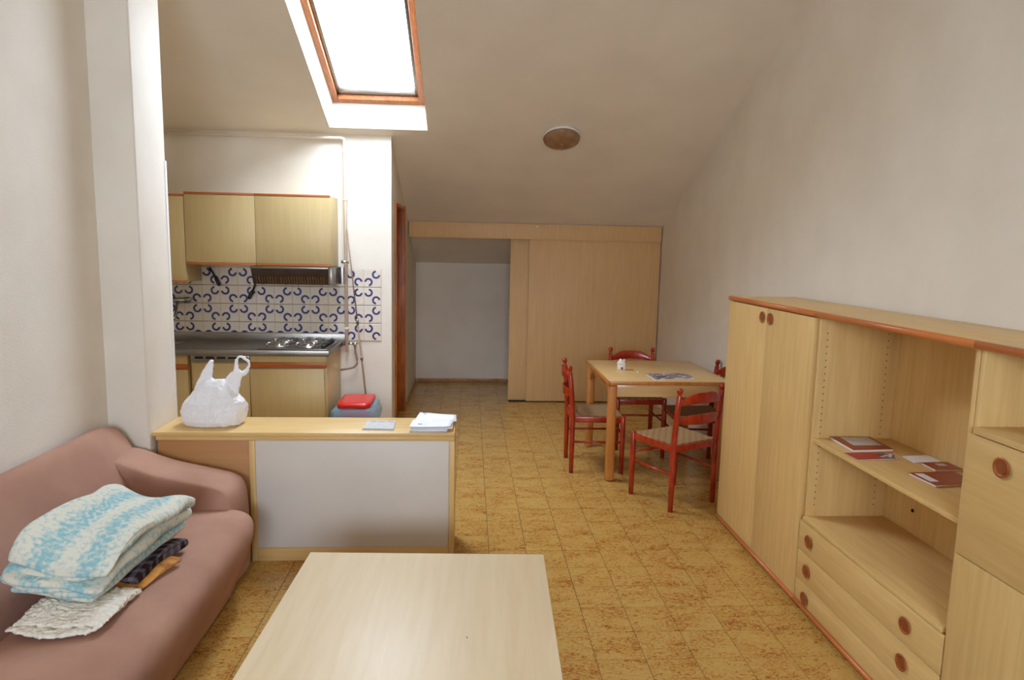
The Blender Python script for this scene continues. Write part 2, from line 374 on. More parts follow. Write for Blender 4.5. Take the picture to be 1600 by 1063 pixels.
# ------------------------------------------------------------------ rear window, inferred and added unseen to light the near half of the room
w2 = bpy.data.objects.new('fill_window', None); COL.objects.link(w2); struct(w2, 'unseen window added behind the photographer to light the near half')
xm = (BWX0+BWX1)/2
for b_ in ((BWX0, BWX0+.06, BWZ0, BWZ1), (BWX1-.06, BWX1, BWZ0, BWZ1), (xm-.04, xm+.04, BWZ0+.06, BWZ1-.06), (BWX0+.06, BWX1-.06, BWZ0, BWZ0+.06), (BWX0+.06, BWX1-.06, BWZ1-.06, BWZ1)):
    box('frame_bar', 'frame_wood', w2, b_[0], b_[1], YB-.1, YB-.04, b_[2], b_[3])
box('pane', 'glass', w2, BWX0+.02, BWX1-.02, YB-.075, YB-.069, BWZ0+.02, BWZ1-.02, bevel=0)
# ------------------------------------------------------------------ door frame
d1 = bpy.data.objects.new('door_1', None); COL.objects.link(d1); d1.location = (XW-.06, (DY0+DY1)/2, 0); struct(d1, 'doorway with a reddish knotty pine frame')
box('jamb', 'pine', d1, XW-.13, XW+.012, DY1-.03, DY1, 0, DZ, bevel=.003)
box('jamb', 'pine', d1, XW-.13, XW+.012, DY0, DY0+.03, 0, DZ, bevel=.003)
box('head', 'pine', d1, XW-.13, XW+.012, DY0+.03, DY1-.03, DZ-.03, DZ, bevel=.003)
box('architrave', 'pine', d1, XW+.001, XW+.016, DY1-.012, DY1+.012, 0, DZ+.01, bevel=.003)
box('architrave', 'pine', d1, XW+.001, XW+.016, DY0-.012, DY0+.012, 0, DZ+.01, bevel=.003)
box('stop', 'pine', d1, XW-.10, XW-.06, DY1-.045, DY1-.03, 0, DZ-.03, bevel=.002)
# ------------------------------------------------------------------ skirtings
sk = bpy.data.objects.new('baseboard_niche', None); COL.objects.link(sk); sk.location = (.7, YN, 0); struct(sk, 'tan tile skirting along the niche back wall')
x = XW+.02
while x < 2.05:
    box('skirting_tile', 'skirt', sk, x, min(x+.352, 2.1), YN-.012, YN, 0, .05, bevel=.002); x += .354
sk = bpy.data.objects.new('baseboard_return', None); COL.objects.link(sk); sk.location = (XW, 8, 0); struct(sk, 'tan tile skirting beside the pine door frame')
y = DY1+.014
while y < YN-.02:
    box('skirting_tile', 'skirt', sk, XW, XW+.012, y, min(y+.352, YN-.013), 0, .05, bevel=.002); y += .354
# ------------------------------------------------------------------ floor tiles
TS, TX0, TY0, GAP = .213, .1302, 5.4368, .0026
def px(p):
    v = Vector(p)-Vector((0, 0, CH)); d = v.dot(_f)
    if d < .2: return None
    return 800+F_PX*v.dot(R2)/d, 531.5-F_PX*v.dot(U2)/d
h = (TS-GAP)/2
tm = MB().add([(-h, -h, -.004), (h, -h, -.004), (h, h, -.004), (-h, h, -.004), (-h, -h, -.0004), (h, -h, -.0004), (h, h, -.0004), (-h, h, -.0004), (-h+.001, -h+.001, 0), (h-.001, -h+.001, 0), (h-.001, h-.001, 0), (-h+.001, h-.001, 0)],
              [(0, 1, 5, 4), (1, 2, 6, 5), (2, 3, 7, 6), (3, 0, 4, 7), (4, 5, 9, 8), (5, 6, 10, 9), (6, 7, 11, 10), (7, 4, 8, 11), (8, 9, 10, 11)])
cand, rest = [], []
HID = [(-1.95, -1.1, -3, 3.6), (-1.75, -.05, 3.6, 4.02), (1.6, 2.3, 1.0, 4.2), (-.68, .35, 1.2, 2.6), (.7, 2.3, 7.64, 9)]
for i in range(-17, 11):
    for j in range(-17, 40):
        cx, cy = TX0+(i+.5)*TS, TY0+(j+.5)*TS
        if cx > 2.2 or cx < -3.1 or cy > YN+.1 or cy < YB: continue
        p = px((cx, cy, 0)); vis = p is not None and -60 < p[0] < 1660 and 300 < p[1] < 1100 and cy < YN and cx < xr(cy)
        if vis and any(a0 < cx < a1 and b0 < cy < b1 for a0, a1, b0, b1 in HID): vis = False
        if vis and cx < XW-.05 and cy > 4.0: vis = False
        if vis and cx < -.15 and 4.0 < cy < 4.75: vis = False
        (cand if vis else rest).append((cy, cx, cy))
cand.sort(); rest += cand[300:]; cand = cand[:300]
t0 = None
for _, cx, cy in cand:
    if t0 is None: t0 = tm.build('floor_tile', 'floor', slab, local=True); o = t0
    else: o = t0.copy(); COL.objects.link(o)
    o.location = (cx, cy, 0)
m = MB()
for _, cx, cy in rest: m.add([(v[0]+cx, v[1]+cy, v[2]) for v in tm.v], tm.f)
o = m.build('floor_tiling', 'floor', slab, local=True); o['kind'] = 'stuff'
# ------------------------------------------------------------------ kitchen wall tiles
KT, KV = .152, .157; KX1, KZ1 = -.765, 1.523
box('grout_bed', 'grout_w', wk, -3.0, KX1, YK-.004, YK, KZ1-4*KV, KZ1, bevel=0)
hk = KT/2-.0008
tk = MB().add([(-hk, 0, -hk), (hk, 0, -hk), (hk, 0, hk), (-hk, 0, hk), (-hk, -.003, -hk), (hk, -.003, -hk), (hk, -.003, hk), (-hk, -.003, hk), (-hk+.002, -.005, -hk+.002), (hk-.002, -.005, -hk+.002), (hk-.002, -.005, hk-.002), (-hk+.002, -.005, hk-.002)],
              [(0, 1, 5, 4), (1, 2, 6, 5), (2, 3, 7, 6), (3, 0, 4, 7), (4, 5, 9, 8), (5, 6, 10, 9), (6, 7, 11, 10), (7, 4, 8, 11), (8, 9, 10, 11)])
t0 = None
for c in range(14):
    for r in range(4):
        if t0 is None: t0 = tk.build('wall_tile', 'motif', wk, local=True); o = t0
        else: o = t0.copy(); COL.objects.link(o)
        o.location = (KX1-(c+.5)*KT, YK-.002, KZ1-(r+.5)*KV)
        o.rotation_euler = (0, math.radians(90) if (c+r) % 2 == 1 else 0, 0)

# ================================================================== low partition
PY0, PY1, PZ, PX1 = 3.625, 3.96, .7243, -.069
pt = thing('low_partition', 'low maple partition with white front panel between sofa and kitchen', 'partition', (-.87, 3.79, 0))
PXM = -1.165
box('top_board', 'maple_x', pt, XP+.003, PX1, PY0-.004, PY1, PZ-.022, PZ, bevel=.003)
box('top_rail', 'maple_x', pt, XP+.02, PX1-.002, PY0, PY1-.01, PZ-.045, PZ-.0225, bevel=.002)
box('post', 'maple_z', pt, PXM-.0, PXM+.03, PY0, PY1-.02, 0, PZ-.046, bevel=.002)
box('side_panel', 'maple_z', pt, PX1-.03, PX1, PY0, PY1-.01, 0, PZ-.046, bevel=.002)
box('plinth', 'maple_x', pt, PXM+.031, PX1-.031, PY0+.002, PY0+.03, 0, .075, bevel=.002)
box('white_panel', 'white_lam', pt, PXM+.031, PX1-.031, PY0+.005, PY0+.02, .076, PZ-.046, bevel=.001)['label'] = 'white laminate front panel'
box('tan_panel', 'tan', pt, XP+.02, PXM-.001, PY0+.02, PY0+.035, 0, PZ-.046, bevel=.001)['label'] = 'tan back board behind the sofa arm'
box('back_panel', 'lam_x', pt, XP+.02, PX1-.031, PY1-.03, PY1-.012, 0, PZ-.046, bevel=.001)

# ================================================================== coffee table
CR = math.radians(-2.2)
ct = thing('coffee_table', 'pale maple coffee table in the foreground', 'table', (-.185, 2.13, 0), CR)
CW, CL = .975, 1.22
def lb(name, mat, parent, *b, bevel=.003): return MB().box(*b).build(name, mat, parent, bevel=bevel, local=True)
lb('table_top', 'table_maple', ct, -CW/2, CW/2, -CL/2, CL/2, .425, .45)
for sx in (-1, 1):
    for sy in (-1, 1):
        lb('leg', 'maple_z', ct, sx*(CW/2-.07)-.03, sx*(CW/2-.07)+.03, sy*(CL/2-.07)-.03, sy*(CL/2-.07)+.03, 0, .365)
for sy in (-1, 1): lb('apron', 'maple_x', ct, -CW/2+.04, CW/2-.04, sy*(CL/2-.05)-.01, sy*(CL/2-.05)+.01, .366, .424)
for sx in (-1, 1): lb('apron', 'maple_y', ct, sx*(CW/2-.05)-.01, sx*(CW/2-.05)+.01, -CL/2+.065, CL/2-.065, .366, .424)
lb('wood_knot', 'knob_dark', ct, .19, .194, -.02, -.012, .4495, .4503, bevel=0)

# ================================================================== sideboard units
XF, XBK, CZ = 1.62, 2.035, 1.461
YU = [4.157, 3.09, 2.065, 1.03]
def carcass(name, label, i):
    y1, y0 = YU[i]-.002, YU[i+1]+.002
    u = thing(name, label, 'cabinet', (XF+.2, (y0+y1)/2, 0), group='sideboard units along the right wall')
    box('top_panel', 'maple_y', u, XF+.0015, XBK, y0, y1, CZ-.024, CZ, bevel=.001)
    MB().tube([(XF-.001, y0, CZ-.012), (XF-.001, y1, CZ-.012)], .0135, 10).build('top_edging', 'edge', u, smooth=True)['label'] = 'orange rounded edging'
    box('side_panel', 'maple_z', u, XF+.0145, XBK, y0, y0+.02, .052, CZ-.025, bevel=.0015)
    box('side_panel', 'maple_z', u, XF+.0145, XBK, y1-.02, y1, .052, CZ-.025, bevel=.0015)
    box('back_panel', 'maple_z', u, XBK-.012, XBK, y0+.021, y1-.021, .052, CZ-.025, bevel=0)
    box('plinth', 'maple_y', u, XF+.02, XF+.04, y0, y1, 0, .028, bevel=.001)
    box('plinth', 'maple_y', u, XBK-.05, XBK-.03, y0, y1, 0, .028, bevel=.001)
    MB().tube([(XF-.001, y0, .040), (XF-.001, y1, .040)], .0115, 10).build('bottom_edging', 'edge', u, smooth=True)['label'] = 'orange rounded edging'
    box('bottom_panel', 'maple_y', u, XF+.0015, XBK, y0, y1, .029, .051, bevel=.001)
    return u, y0+.021, y1-.021
ROTX = Matrix.Rotation(math.radians(-90), 4, 'Y')
def pull(par, y, z, x=XF):
    k = MB().lathe([(.0, .0005), (.026, .0005), (.031, .004), (.031, .007), (.025, .007), (.022, .003), (0, .003)], (x, y, z), 24, ROTX).build('pull', 'knob', par, smooth=True)
    c = MB().lathe([(.0, .0032), (.0215, .0032), (.0215, .0042), (0, .0042)], (x, y, z), 20, ROTX).build('pull_dish', 'knob_dark', None)
    c.parent = k
    c.location = -Vector(par.location) - (Vector(par.parent.location) if par.parent else Vector())
    return k
# left unit: two tall doors
u, a0, a1 = carcass('door_cabinet', 'tall maple cabinet with two closed doors and round pulls', 0)
mid = 3.61
for s, (d0, d1_) in enumerate(((a0-.019, mid-.001), (mid+.001, a1+.019))):
    d = box('door', 'maple_z', u, XF-.004, XF+.014, d0, d1_, .055, CZ-.03, bevel=.002)
    pull(d, 3.563 if s == 0 else 3.662, 1.378, XF-.004)
# middle unit: open shelf, board and three drawers
u, a0, a1 = carcass('open_shelf_cabinet', 'open maple shelf unit with three wide drawers below', 1)
box('shelf', 'maple_y', u, XF+.016, XBK-.014, a0, a1, .84, .86, bevel=.0015)
box('drawer_top_board', 'maple_y', u, XF-.003, XBK-.014, a0, a1, .452, .472, bevel=.0015)
for k, (z0, z1) in enumerate(((.055, .160), (.163, .303), (.306, .449))):
    d = box('drawer', 'maple_y', u, XF-.004, XF+.014, a0-.018, a1+.018, z0, z1, bevel=.002)
    for yy in (2.26, 2.985): pull(d, yy, (.093, .232, .378)[k], XF-.004)
m = MB()
for side, n_ in ((a1-.0006, -1), (a0+.0006, 1)):
    for xx in (XF+.05, XBK-.07):
        for k in range(27):
            z = .53+k*.032
            if abs(z-.85) < .02: continue
            m.quad((xx-.0025, side, z-.0025), (xx+.0025, side, z-.0025), (xx+.0025, side, z+.0025), (xx-.0025, side, z+.0025))
o = m.build('peg_holes', 'dark', u); o['kind'] = 'stuff'
MB().lathe([(0, 0), (.008, 0), (.008, .004), (.005, .006), (0, .006)], (XBK-.0125, 2.86, .58), 14, ROTX).build('cable_plug', 'dark', u, smooth=True)
# right unit: niche, flap and lower door
u, a0, a1 = carcass('flap_cabinet', 'maple cabinet with a drop flap at the right edge', 2)
box('shelf', 'maple_y', u, XF-.003, XBK-.014, a0, a1, 1.165, 1.186, bevel=.0015)
d = box('flap', 'maple_y', u, XF-.004, XF+.014, a0-.018, a1+.018, .757, 1.162, bevel=.002); pull(d, 1.905, 1.095, XF-.004); pull(d, 1.18, 1.095, XF-.004)
for d0, d1_ in ((a0-.018, 1.548), (1.551, a1+.018)):
    d = box('door', 'maple_z', u, XF-.004, XF+.014, d0, d1_, .055, .754, bevel=.002); pull(d, 1.50 if d0 < 1.5 else 1.60, .69, XF-.004)
# things on the open shelf
def flat(name, label, cat, quadpts, z, th, covermat, sidemat='pageside', group=None, inset=None):
    pts = [Vector((p[0], p[1], 0)) for p in quadpts]; c = sum(pts, Vector())/4
    t = thing(name, label, cat, (c.x, c.y, z), group=group)
    lo = [(p.x-c.x, p.y-c.y, .0006) for p in pts]; hi = [(p.x-c.x, p.y-c.y, th-.0008) for p in pts]
    ins = [((p.x-c.x)*.985, (p.y-c.y)*.985) for p in pts]
    MB().hexa([(q[0], q[1], .0006) for q in ins], [(q[0], q[1], th-.0006) for q in ins]).build('pages', sidemat, t, local=True)
    MB().hexa([(q[0], q[1], th-.0006) for q in lo], [(q[0], q[1], th+.0004) for q in lo]).build('cover', covermat, t, local=True)
    MB().hexa([(q[0], q[1], 0) for q in lo], [(q[0], q[1], .0006) for q in lo]).build('back_cover', covermat, t, local=True)
    return t, c
ZS = .8603
g = 'booklets on the open shelf'
t, c = flat('booklet', 'dark red booklet with a white title sheet, farthest on the open shelf', 'booklet', [(1.70, 2.83), (1.893, 2.845), (1.905, 3.045), (1.71, 3.045)], ZS, .012, 'redbook', group=g)
MB().hexa([(-.06, -.04, .0126), (.075, -.035, .0126), (.085, .095, .0126), (-.05, .095, .0126)], [(-.06, -.04, .0132), (.075, -.035, .0132), (.085, .095, .0132), (-.05, .095, .0132)]).build('title_sheet', 'paper_grey', t, local=True)
t, c = flat('booklet', 'thin crimson booklet at the shelf front with a dark picture corner', 'booklet', [(1.655, 2.715), (1.85, 2.735), (1.862, 2.82), (1.65, 2.815)], ZS, .004, 'crimson', group=g)
MB().hexa([(.02, -.045, .0045), (.092, -.038, .0045), (.10, .035, .0045), (.03, .035, .0045)], [(.02, -.045, .005), (.092, -.038, .005), (.10, .035, .005), (.03, .035, .005)]).build('cover_picture', 'cover', t, local=True)
tag(MB().hexa([(1.885, 2.685, ZS), (2.015, 2.70, ZS), (2.018, 2.79, ZS), (1.89, 2.775, ZS)], [(1.885, 2.685, ZS+.002), (2.015, 2.70, ZS+.002), (2.018, 2.79, ZS+.002), (1.89, 2.775, ZS+.002)]).build('paper_sheet', 'paper', origin=(1.95, 2.74, ZS)), 'small white sheet between the red booklets', 'paper')
t, c = flat('booklet', 'dark red booklet at the back of the shelf beside the white sheet', 'booklet', [(1.895, 2.57), (2.018, 2.575), (2.018, 2.672), (1.90, 2.66)], ZS, .008, 'redbook', group=g)
MB().hexa([(-.01, .0, .0084), (.025, .0, .0084), (.025, .03, .0084), (-.01, .03, .0084)], [(-.01, .0, .009), (.025, .0, .009), (.025, .03, .009), (-.01, .03, .009)]).build('cover_picture', 'paper_grey', t, local=True)
t, c = flat('booklet', 'dark red booklet with a white spine label, nearest on the shelf', 'booklet', [(1.765, 2.385), (1.955, 2.41), (1.953, 2.55), (1.757, 2.53)], ZS, .009, 'redbook', group=g)
MB().hexa([(-.085, -.045, .0094), (-.05, -.045, .0094), (-.05, .05, .0094), (-.085, .05, .0094)], [(-.085, -.045, .01), (-.05, -.045, .01), (-.05, .05, .01), (-.085, .05, .01)]).build('spine_label', 'paper', t, local=True)

# ================================================================== sliding wardrobe
wd = thing('sliding_wardrobe', 'maple sliding doors closing the low far niche', 'wardrobe', (1.2, YW, 0))
XD1 = xr(YW)-.012
box('valance', 'door_panel', wd, XW+.012, XD1, YW-.022, YW-.002, 1.832, 2.000, bevel=.002)
box('top_track', 'steel', wd, XW+.012, XD1, YW, YW+.09, 1.846, 1.866, bevel=.001)
box('sliding_door', 'door_panel', wd, .655, XD1, YW, YW+.018, .012, 1.845, bevel=.002)
box('sliding_door', 'door_panel', wd, .452, 1.92, YW+.05, YW+.068, .012, 1.845, bevel=.002)
box('bottom_track', 'dark', wd, .46, XD1, YW+.005, YW+.065, 0, .010, bevel=.001)  # dark colour stands in for the shaded gap under the doors
MB().lathe([(0, 0), (.012, 0), (.010, .005), (0, .006)], (.735, YW-.022, 1.97), 12, Matrix.Rotation(math.radians(90), 4, 'X')).build('screw_cap', 'white_plastic', wd, smooth=True)

# ================================================================== ceiling lamp
cl = thing('ceiling_lamp', 'round flush ceiling lamp with an amber glass dish', 'lamp', (.762, 5.93, zc(5.93)))
RL = Matrix.Rotation(math.atan(-CS), 4, 'X') @ Matrix.Rotation(math.pi, 4, 'X')
o_ = cl.location
MB().lathe([(0, .002), (.152, .002), (.152, .018), (.146, .03), (0, .03)], o_, 32, RL).build('base_ring', 'white_plastic', cl, smooth=True)
MB().lathe([(.155, .028), (.157, .034), (.15, .05), (.12, .068), (.07, .08), (.02, .084), (0, .084)], o_, 32, RL).build('glass_dish', 'lampglass', cl, smooth=True)
MB().lathe([(0, .083), (.011, .083), (.011, .09), (.005, .096), (0, .096)], o_, 12, RL).build('finial', 'brass', cl, smooth=True)

# ================================================================== dining table
TZ = .77; TX0_, TX1_, TY0_, TY1_ = 1.03, 1.965, 4.90, 5.88
dt = thing('dining_table', 'square dining table with maple top and oak legs', 'table', ((TX0_+TX1_)/2, (TY0_+TY1_)/2, 0))
box('table_top', 'dine_maple', dt, TX0_+.012, TX1_-.012, TY0_+.012, TY1_-.012, TZ-.028, TZ, bevel=.002)
for b_ in ((TX0_, TX0_+.0118, TY0_, TY1_), (TX1_-.0118, TX1_, TY0_, TY1_), (TX0_+.012, TX1_-.012, TY0_, TY0_+.0118), (TX0_+.012, TX1_-.012, TY1_-.0118, TY1_)):
    box('edge_band', 'oak', dt, *b_, TZ-.03, TZ-.0005, bevel=.004)
LG = .064
for sx, xa in ((1, TX0_+.01), (-1, TX1_-.01)):
    for sy, ya in ((1, TY0_+.01), (-1, TY1_-.01)):
        x0, x1 = sorted((xa, xa+sx*LG)); y0, y1 = sorted((ya, ya+sy*LG))
        box('leg', 'oak', dt, x0, x1, y0, y1, 0, TZ-.03, bevel=.016, seg=3)
        # curved corner bracket along y
        prof = [(0, 0), (0, .13), (.15, .13), (.15, .085), (.08, .075), (.035, .045)]
        m = MB(); ys_ = [(y1+q[0] if sy > 0 else y0-q[0]) for q in prof]; xi = (x0+x1)/2
        m.rings([[(xi-.018, yy, TZ-.031-.13+q[1]) for yy, q in zip(ys_, prof)], [(xi+.018, yy, TZ-.031-.13+q[1]) for yy, q in zip(ys_, prof)]])
        m.build('bracket', 'oak', dt, bevel=.003)
for ya in (TY0_+.05, TY1_-.05): box('apron', 'dine_maple', dt, TX0_+.076, TX1_-.076, ya-.01, ya+.01, TZ-.125, TZ-.031, bevel=.002)
for xa in (TX0_+.042, TX1_-.042): box('apron', 'oak', dt, xa-.012, xa+.012, TY0_+.23, TY1_-.23, TZ-.085, TZ-.031, bevel=.002)
# on the table
t, c = flat('magazine', 'glossy magazine lying on the dining table', 'magazine', [(1.395, 4.955), (1.715, 5.01), (1.70, 5.215), (1.38, 5.185)], TZ, .009, 'cover', 'paper')
wt = thing('ceramic_house', 'tiny white house-shaped ornament on the dining table', 'ornament', (1.235, 5.40, TZ))
lb('body', 'white_plastic', wt, -.028, .028, -.02, .02, 0, .05, bevel=.006)
MB().rings([[(-.034, y, .048), (.034, y, .048), (.012, y, .078), (-.006, y, .09), (-.02, y, .072)] for y in (-.024, .024)]).build('roof', 'white_plastic', wt, bevel=.004, local=True)
lb('doorway', 'knob', wt, -.006, .012, -.0212, -.0195, .004, .024, bevel=0)
lb('chimney', 'white_plastic', wt, .016, .028, -.008, .008, .06, .085, bevel=.002)
tag(MB().tube([(1.27, 5.385, TZ+.003), (1.30, 5.383, TZ+.003), (1.335, 5.38, TZ+.003)], .0024, 6).build('matchstick', 'knob_dark', origin=(1.30, 5.38, TZ), smooth=True), 'thin dark stick beside the white ornament', 'stick')
tag(MB().lathe([(0, 0), (.006, 0), (.007, .004), (.004, .008), (0, .009)], (1.34, 5.28, TZ), 10).build('white_bead', 'white_plastic', origin=(1.34, 5.28, TZ), smooth=True), 'small white bead on the dining table', 'bead')

# ================================================================== chairs
def make_chair(label, loc, rot):
    c = thing('dining_chair', label, 'chair', loc, math.radians(rot), 'red rush-seated dining chairs')
    wr, wf, dp = .196, .205, .195     # half widths rear, front, half depth
    lean = .035
    for s in (-1, 1):
        prof = [(.0165, 0), (.020, .2), (.0205, .44), (.0195, .62), (.0175, .79), (.012, .800), (.012, .806), (.0165, .811), (.021, .825), (.0185, .838), (.009, .846), (.001, .848)]
        n = 12; rs = []
        for r, z in prof:
            yy = -dp - lean*max(0, (z-.44)/.4)**1.3
            rs.append([(s*wr + r*math.cos(2*math.pi*k/n), yy + r*math.sin(2*math.pi*k/n), z) for k in range(n)])
        MB().rings(rs).build('back_post', 'red', c, smooth=True, local=True)
        MB().lathe([(.0165, 0), (.020, .2), (.0205, .452), (.016, .462), (0, .463)], (s*wf, dp, 0), 12).build('leg', 'red', c, smooth=True, local=True)
        m = MB(); m.hexa([(s*wr-.009, -dp, .405), (s*wr+.009, -dp, .405), (s*wf+.009, dp, .405), (s*wf-.009, dp, .405)], [(s*wr-.009, -dp, .45), (s*wr+.009, -dp, .45), (s*wf+.009, dp, .45), (s*wf-.009, dp, .45)])
        m.build('seat_rail', 'red', c, bevel=.004, local=True)
        MB().tube([(s*wr, -dp, .25), (s*wf, dp, .25)], .009, 8).build('stretcher', 'red', c, smooth=True, local=True)
    lb('seat_rail', 'red', c, -wf, wf, dp-.009, dp+.009, .405, .45, bevel=.004)
    lb('seat_rail', 'red', c, -wr, wr, -dp-.009, -dp+.009, .405, .45, bevel=.004)
    MB().tube([(-wf, dp, .31), (wf, dp, .31)], .009, 8).build('stretcher', 'red', c, smooth=True, local=True)
    # rush seat, slightly dished
    N = 10; m = MB(); vs = []; fs = []
    for j in range(N+1):
        for i in range(N+1):
            a, b_ = i/N*2-1, j/N*2-1; hw = wr-.01+(wf-wr)*(j/N)
            vs.append((a*hw, b_*(dp-.008), .4585-.012*(1-a*a)*(1-b_*b_)))
    for j in range(N):
        for i in range(N): q = j*(N+1)+i; fs.append((q, q+1, q+N+2, q+N+1))
    k0 = len(vs); vs += [(v[0], v[1], .425) for v in vs]
    fs += [tuple(k0+i for i in reversed(f)) for f in fs]
    rim = [i for i in range(N+1)]+[(j+1)*(N+1)-1 for j in range(1, N+1)]+[(N+1)*N+i for i in range(N-1, -1, -1)]+[j*(N+1) for j in range(N-1, 0, -1)]
    for i in range(len(rim)): a_, b_ = rim[i], rim[(i+1) % len(rim)]; fs.append((a_, b_, k0+b_, k0+a_))
    m.add(vs, fs).build('rush_seat', 'rush', c, smooth=False, local=True)
    # bowed ladder slats; top one with a shaped crest
    for z0, zside, zmid in ((.725, .765, .812), (.605, .650, .662)):
        n = 16; rs = []
        for i in range(n+1):
            a = i/n*2-1; bow = .042*(1-a*a); zt = (z0+z0)/2
            yl = -dp - lean*max(0, (zt-.44)/.4)**1.3
            sh = max(0, 1-abs(a)**2.2*1.15); sh = sh*sh*(3-2*sh)
            top = zside+(zmid-zside)*sh; bot = z0+.012*(1-a*a)*(-1 if z0 > .7 else 1)*-1
            x_ = a*(wr-.004); y_ = yl-bow
            rs.append([(x_, y_-.009, bot), (x_, y_+.009, bot), (x_, y_+.007-.006, top), (x_, y_-.007-.006, top)])
        MB().rings(rs).build('crest_rail' if z0 > .7 else 'back_slat', 'red', c, bevel=.003, local=True)
    return c
c0 = make_chair('red chair turned at an angle at the near side of the dining table', (1.445, 4.575, 0), 27)
for lab, loc, rot in (('red chair tucked under the left side of the dining table', (1.01, 5.305, 0), -92),
                      ('red chair at the far side of the dining table facing the camera', (1.50, 5.93, 0), 180),
                      ('red chair between table and wall, mostly hidden by the sideboard', (1.83, 5.30, 0), 88)):
    c = copy_tree(c0); c.location = loc; c.rotation_euler = (0, 0, math.radians(rot)); c['label'] = lab

# ================================================================== kitchen
KF = 5.43
def kbox(*a, **k): return box(*a, **k)
# base units
bu = thing('base_unit', 'kitchen base unit with its maple door ajar under the hob', 'cabinet', (-1.42, 5.72, 0), group='kitchen base units')
box('body', 'lam_x', bu, -1.716, -1.122, KF+.02, YK-.008, .10, .853, bevel=.002)
box('plinth', 'dark', bu, -1.71, -1.13, KF+.06, KF+.075, 0, .10, bevel=.001)
box('drawer_front', 'lam_x', bu, -1.712, -1.124, KF, KF+.018, .798, .852, bevel=.002)
box('grip_strip', 'edge_x', bu, -1.712, -1.124, KF+.002, KF+.019, .752, .7965, bevel=.002)['label'] = 'orange wooden grip strip'
m = MB().box(0, .578, 0, .018, .12, .742); dr = m.build('door', 'lam_x', None, bevel=.002); dr.parent = bu
dr.location = Vector((-1.708, KF-.004, 0))-bu.location; dr.rotation_euler = (0, math.radians(-.9), math.radians(-1.2))
bu = thing('base_unit', 'kitchen base unit with a grey vent strip above its door', 'cabinet', (-1.95, 5.72, 0), group='kitchen base units')
box('body', 'lam_x', bu, -2.176, -1.719, KF+.02, YK-.008, .10, .853, bevel=.002)
box('plinth', 'dark', bu, -2.17, -1.72, KF+.06, KF+.075, 0, .10, bevel=.001)
v = box('vent_strip', 'steel', bu, -2.172, -1.722, KF, KF+.019, .795, .852, bevel=.001)
for k in range(5): box('vent_slot', 'dark', v, -2.14+k*.085, -2.075+k*.085, KF-.0015, KF+.001, .820, .838, bevel=0)
box('door', 'lam_x', bu, -2.160, -1.722, KF, KF+.018, .12, .785, bevel=.002)
bu = thing('base_unit', 'kitchen base unit under the sink beside the pillar', 'cabinet', (-2.6, 5.72, 0), group='kitchen base units')
box('body', 'lam_x', bu, -3.05, -2.192, KF+.02, YK-.008, .10, .757, bevel=.002)
box('side_cheek', 'lam_x', bu, -2.212, -2.192, KF+.02, YK-.008, .758, .851, bevel=.001)
box('plinth', 'dark', bu, -3.05, -2.20, KF+.06, KF+.075, 0, .10, bevel=.001)
box('drawer_front', 'lam_x', bu, -3.04, -2.195, KF, KF+.018, .775, .852, bevel=.002)
box('grip_strip', 'edge_x', bu, -3.04, -2.195, KF+.002, KF+.019, .736, .7735, bevel=.002)
box('door', 'lam_x', bu, -2.62, -2.195, KF, KF+.018, .12, .732, bevel=.002)
box('door', 'lam_x', bu, -3.04, -2.625, KF, KF+.018, .12, .732, bevel=.002)
# worktop with sink bowl and upstand
wtop = thing('steel_worktop', 'stainless steel kitchen worktop with sink and raised back edge', 'worktop', (-2.05, 5.7, .854))
WX1 = -1.095
m = MB()
for b_ in ((-3.05, -2.72, 5.40, 5.99), (-2.36, WX1, 5.40, 5.99), (-2.72, -2.36, 5.40, 5.50), (-2.72, -2.36, 5.86, 5.99)): m.box(*b_, .857, .893)
m.build('worktop_slab', 'steel', wtop, bevel=.002)
box('front_lip', 'steel', wtop, -3.05, WX1, 5.388, 5.399, .852, .899, bevel=.003)
box('upstand', 'steel', wtop, -3.05, WX1+.02, 5.985, YK-.008, .857, .962, bevel=.003)
m = MB(); bz = .885
for b_ in ((-2.72, -2.70, 5.50, 5.86), (-2.38, -2.36, 5.50, 5.86), (-2.70, -2.38, 5.50, 5.52), (-2.70, -2.38, 5.84, 5.86)): m.box(*b_, .76, .894)
m.box(-2.70, -2.38, 5.52, 5.84, .76, .77); m.build('sink_bowl', 'steel', wtop, bevel=.002)
# hob
hb = thing('gas_hob', 'steel gas hob with black pan supports and burners', 'hob', (-1.4, 5.72, .8935))
box('hob_plate', 'steel', hb, -1.67, -1.12, 5.46, 5.95, .8935, .902, bevel=.003)
for (bx, by, br) in ((-1.54, 5.60, .045), (-1.54, 5.82, .055), (-1.31, 5.60, .055), (-1.31, 5.82, .04)):
    MB().lathe([(br+.03, 0), (br+.03, .003), (br+.012, .004), (br, .010), (br, .018), (br-.012, .024), (0, .025)], (bx, by, .902), 20).build('burner', 'chrome', hb, smooth=True)
    m = MB()
    for a_ in range(4):
        q = math.pi/4+a_*math.pi/2; ca, sa = math.cos(q), math.sin(q)
        m.tube([(bx+.10*ca, by+.10*sa, .904), (bx+.10*ca, by+.10*sa, .936), (bx+.03*ca, by+.03*sa, .938)], .0045, 6)
    m.tube([(bx+.10*math.cos(2*math.pi*k/24), by+.10*math.sin(2*math.pi*k/24), .912) for k in range(25)], .004, 6)
    m.build('pan_support', 'chrome', hb, smooth=True)
for k in range(5):
    kk = MB().lathe([(.018, 0), (.018, .02), (.013, .026), (0, .027)], (-1.165, 5.52+k*.085, .902), 14).build('control_knob', 'black', hb, smooth=True)
    o = MB().box(-1.168, -1.162, 5.505+k*.085, 5.535+k*.085, .925, .936).build('grip', 'black', None, bevel=.001); o.parent = kk; o.location = -Vector(hb.location)
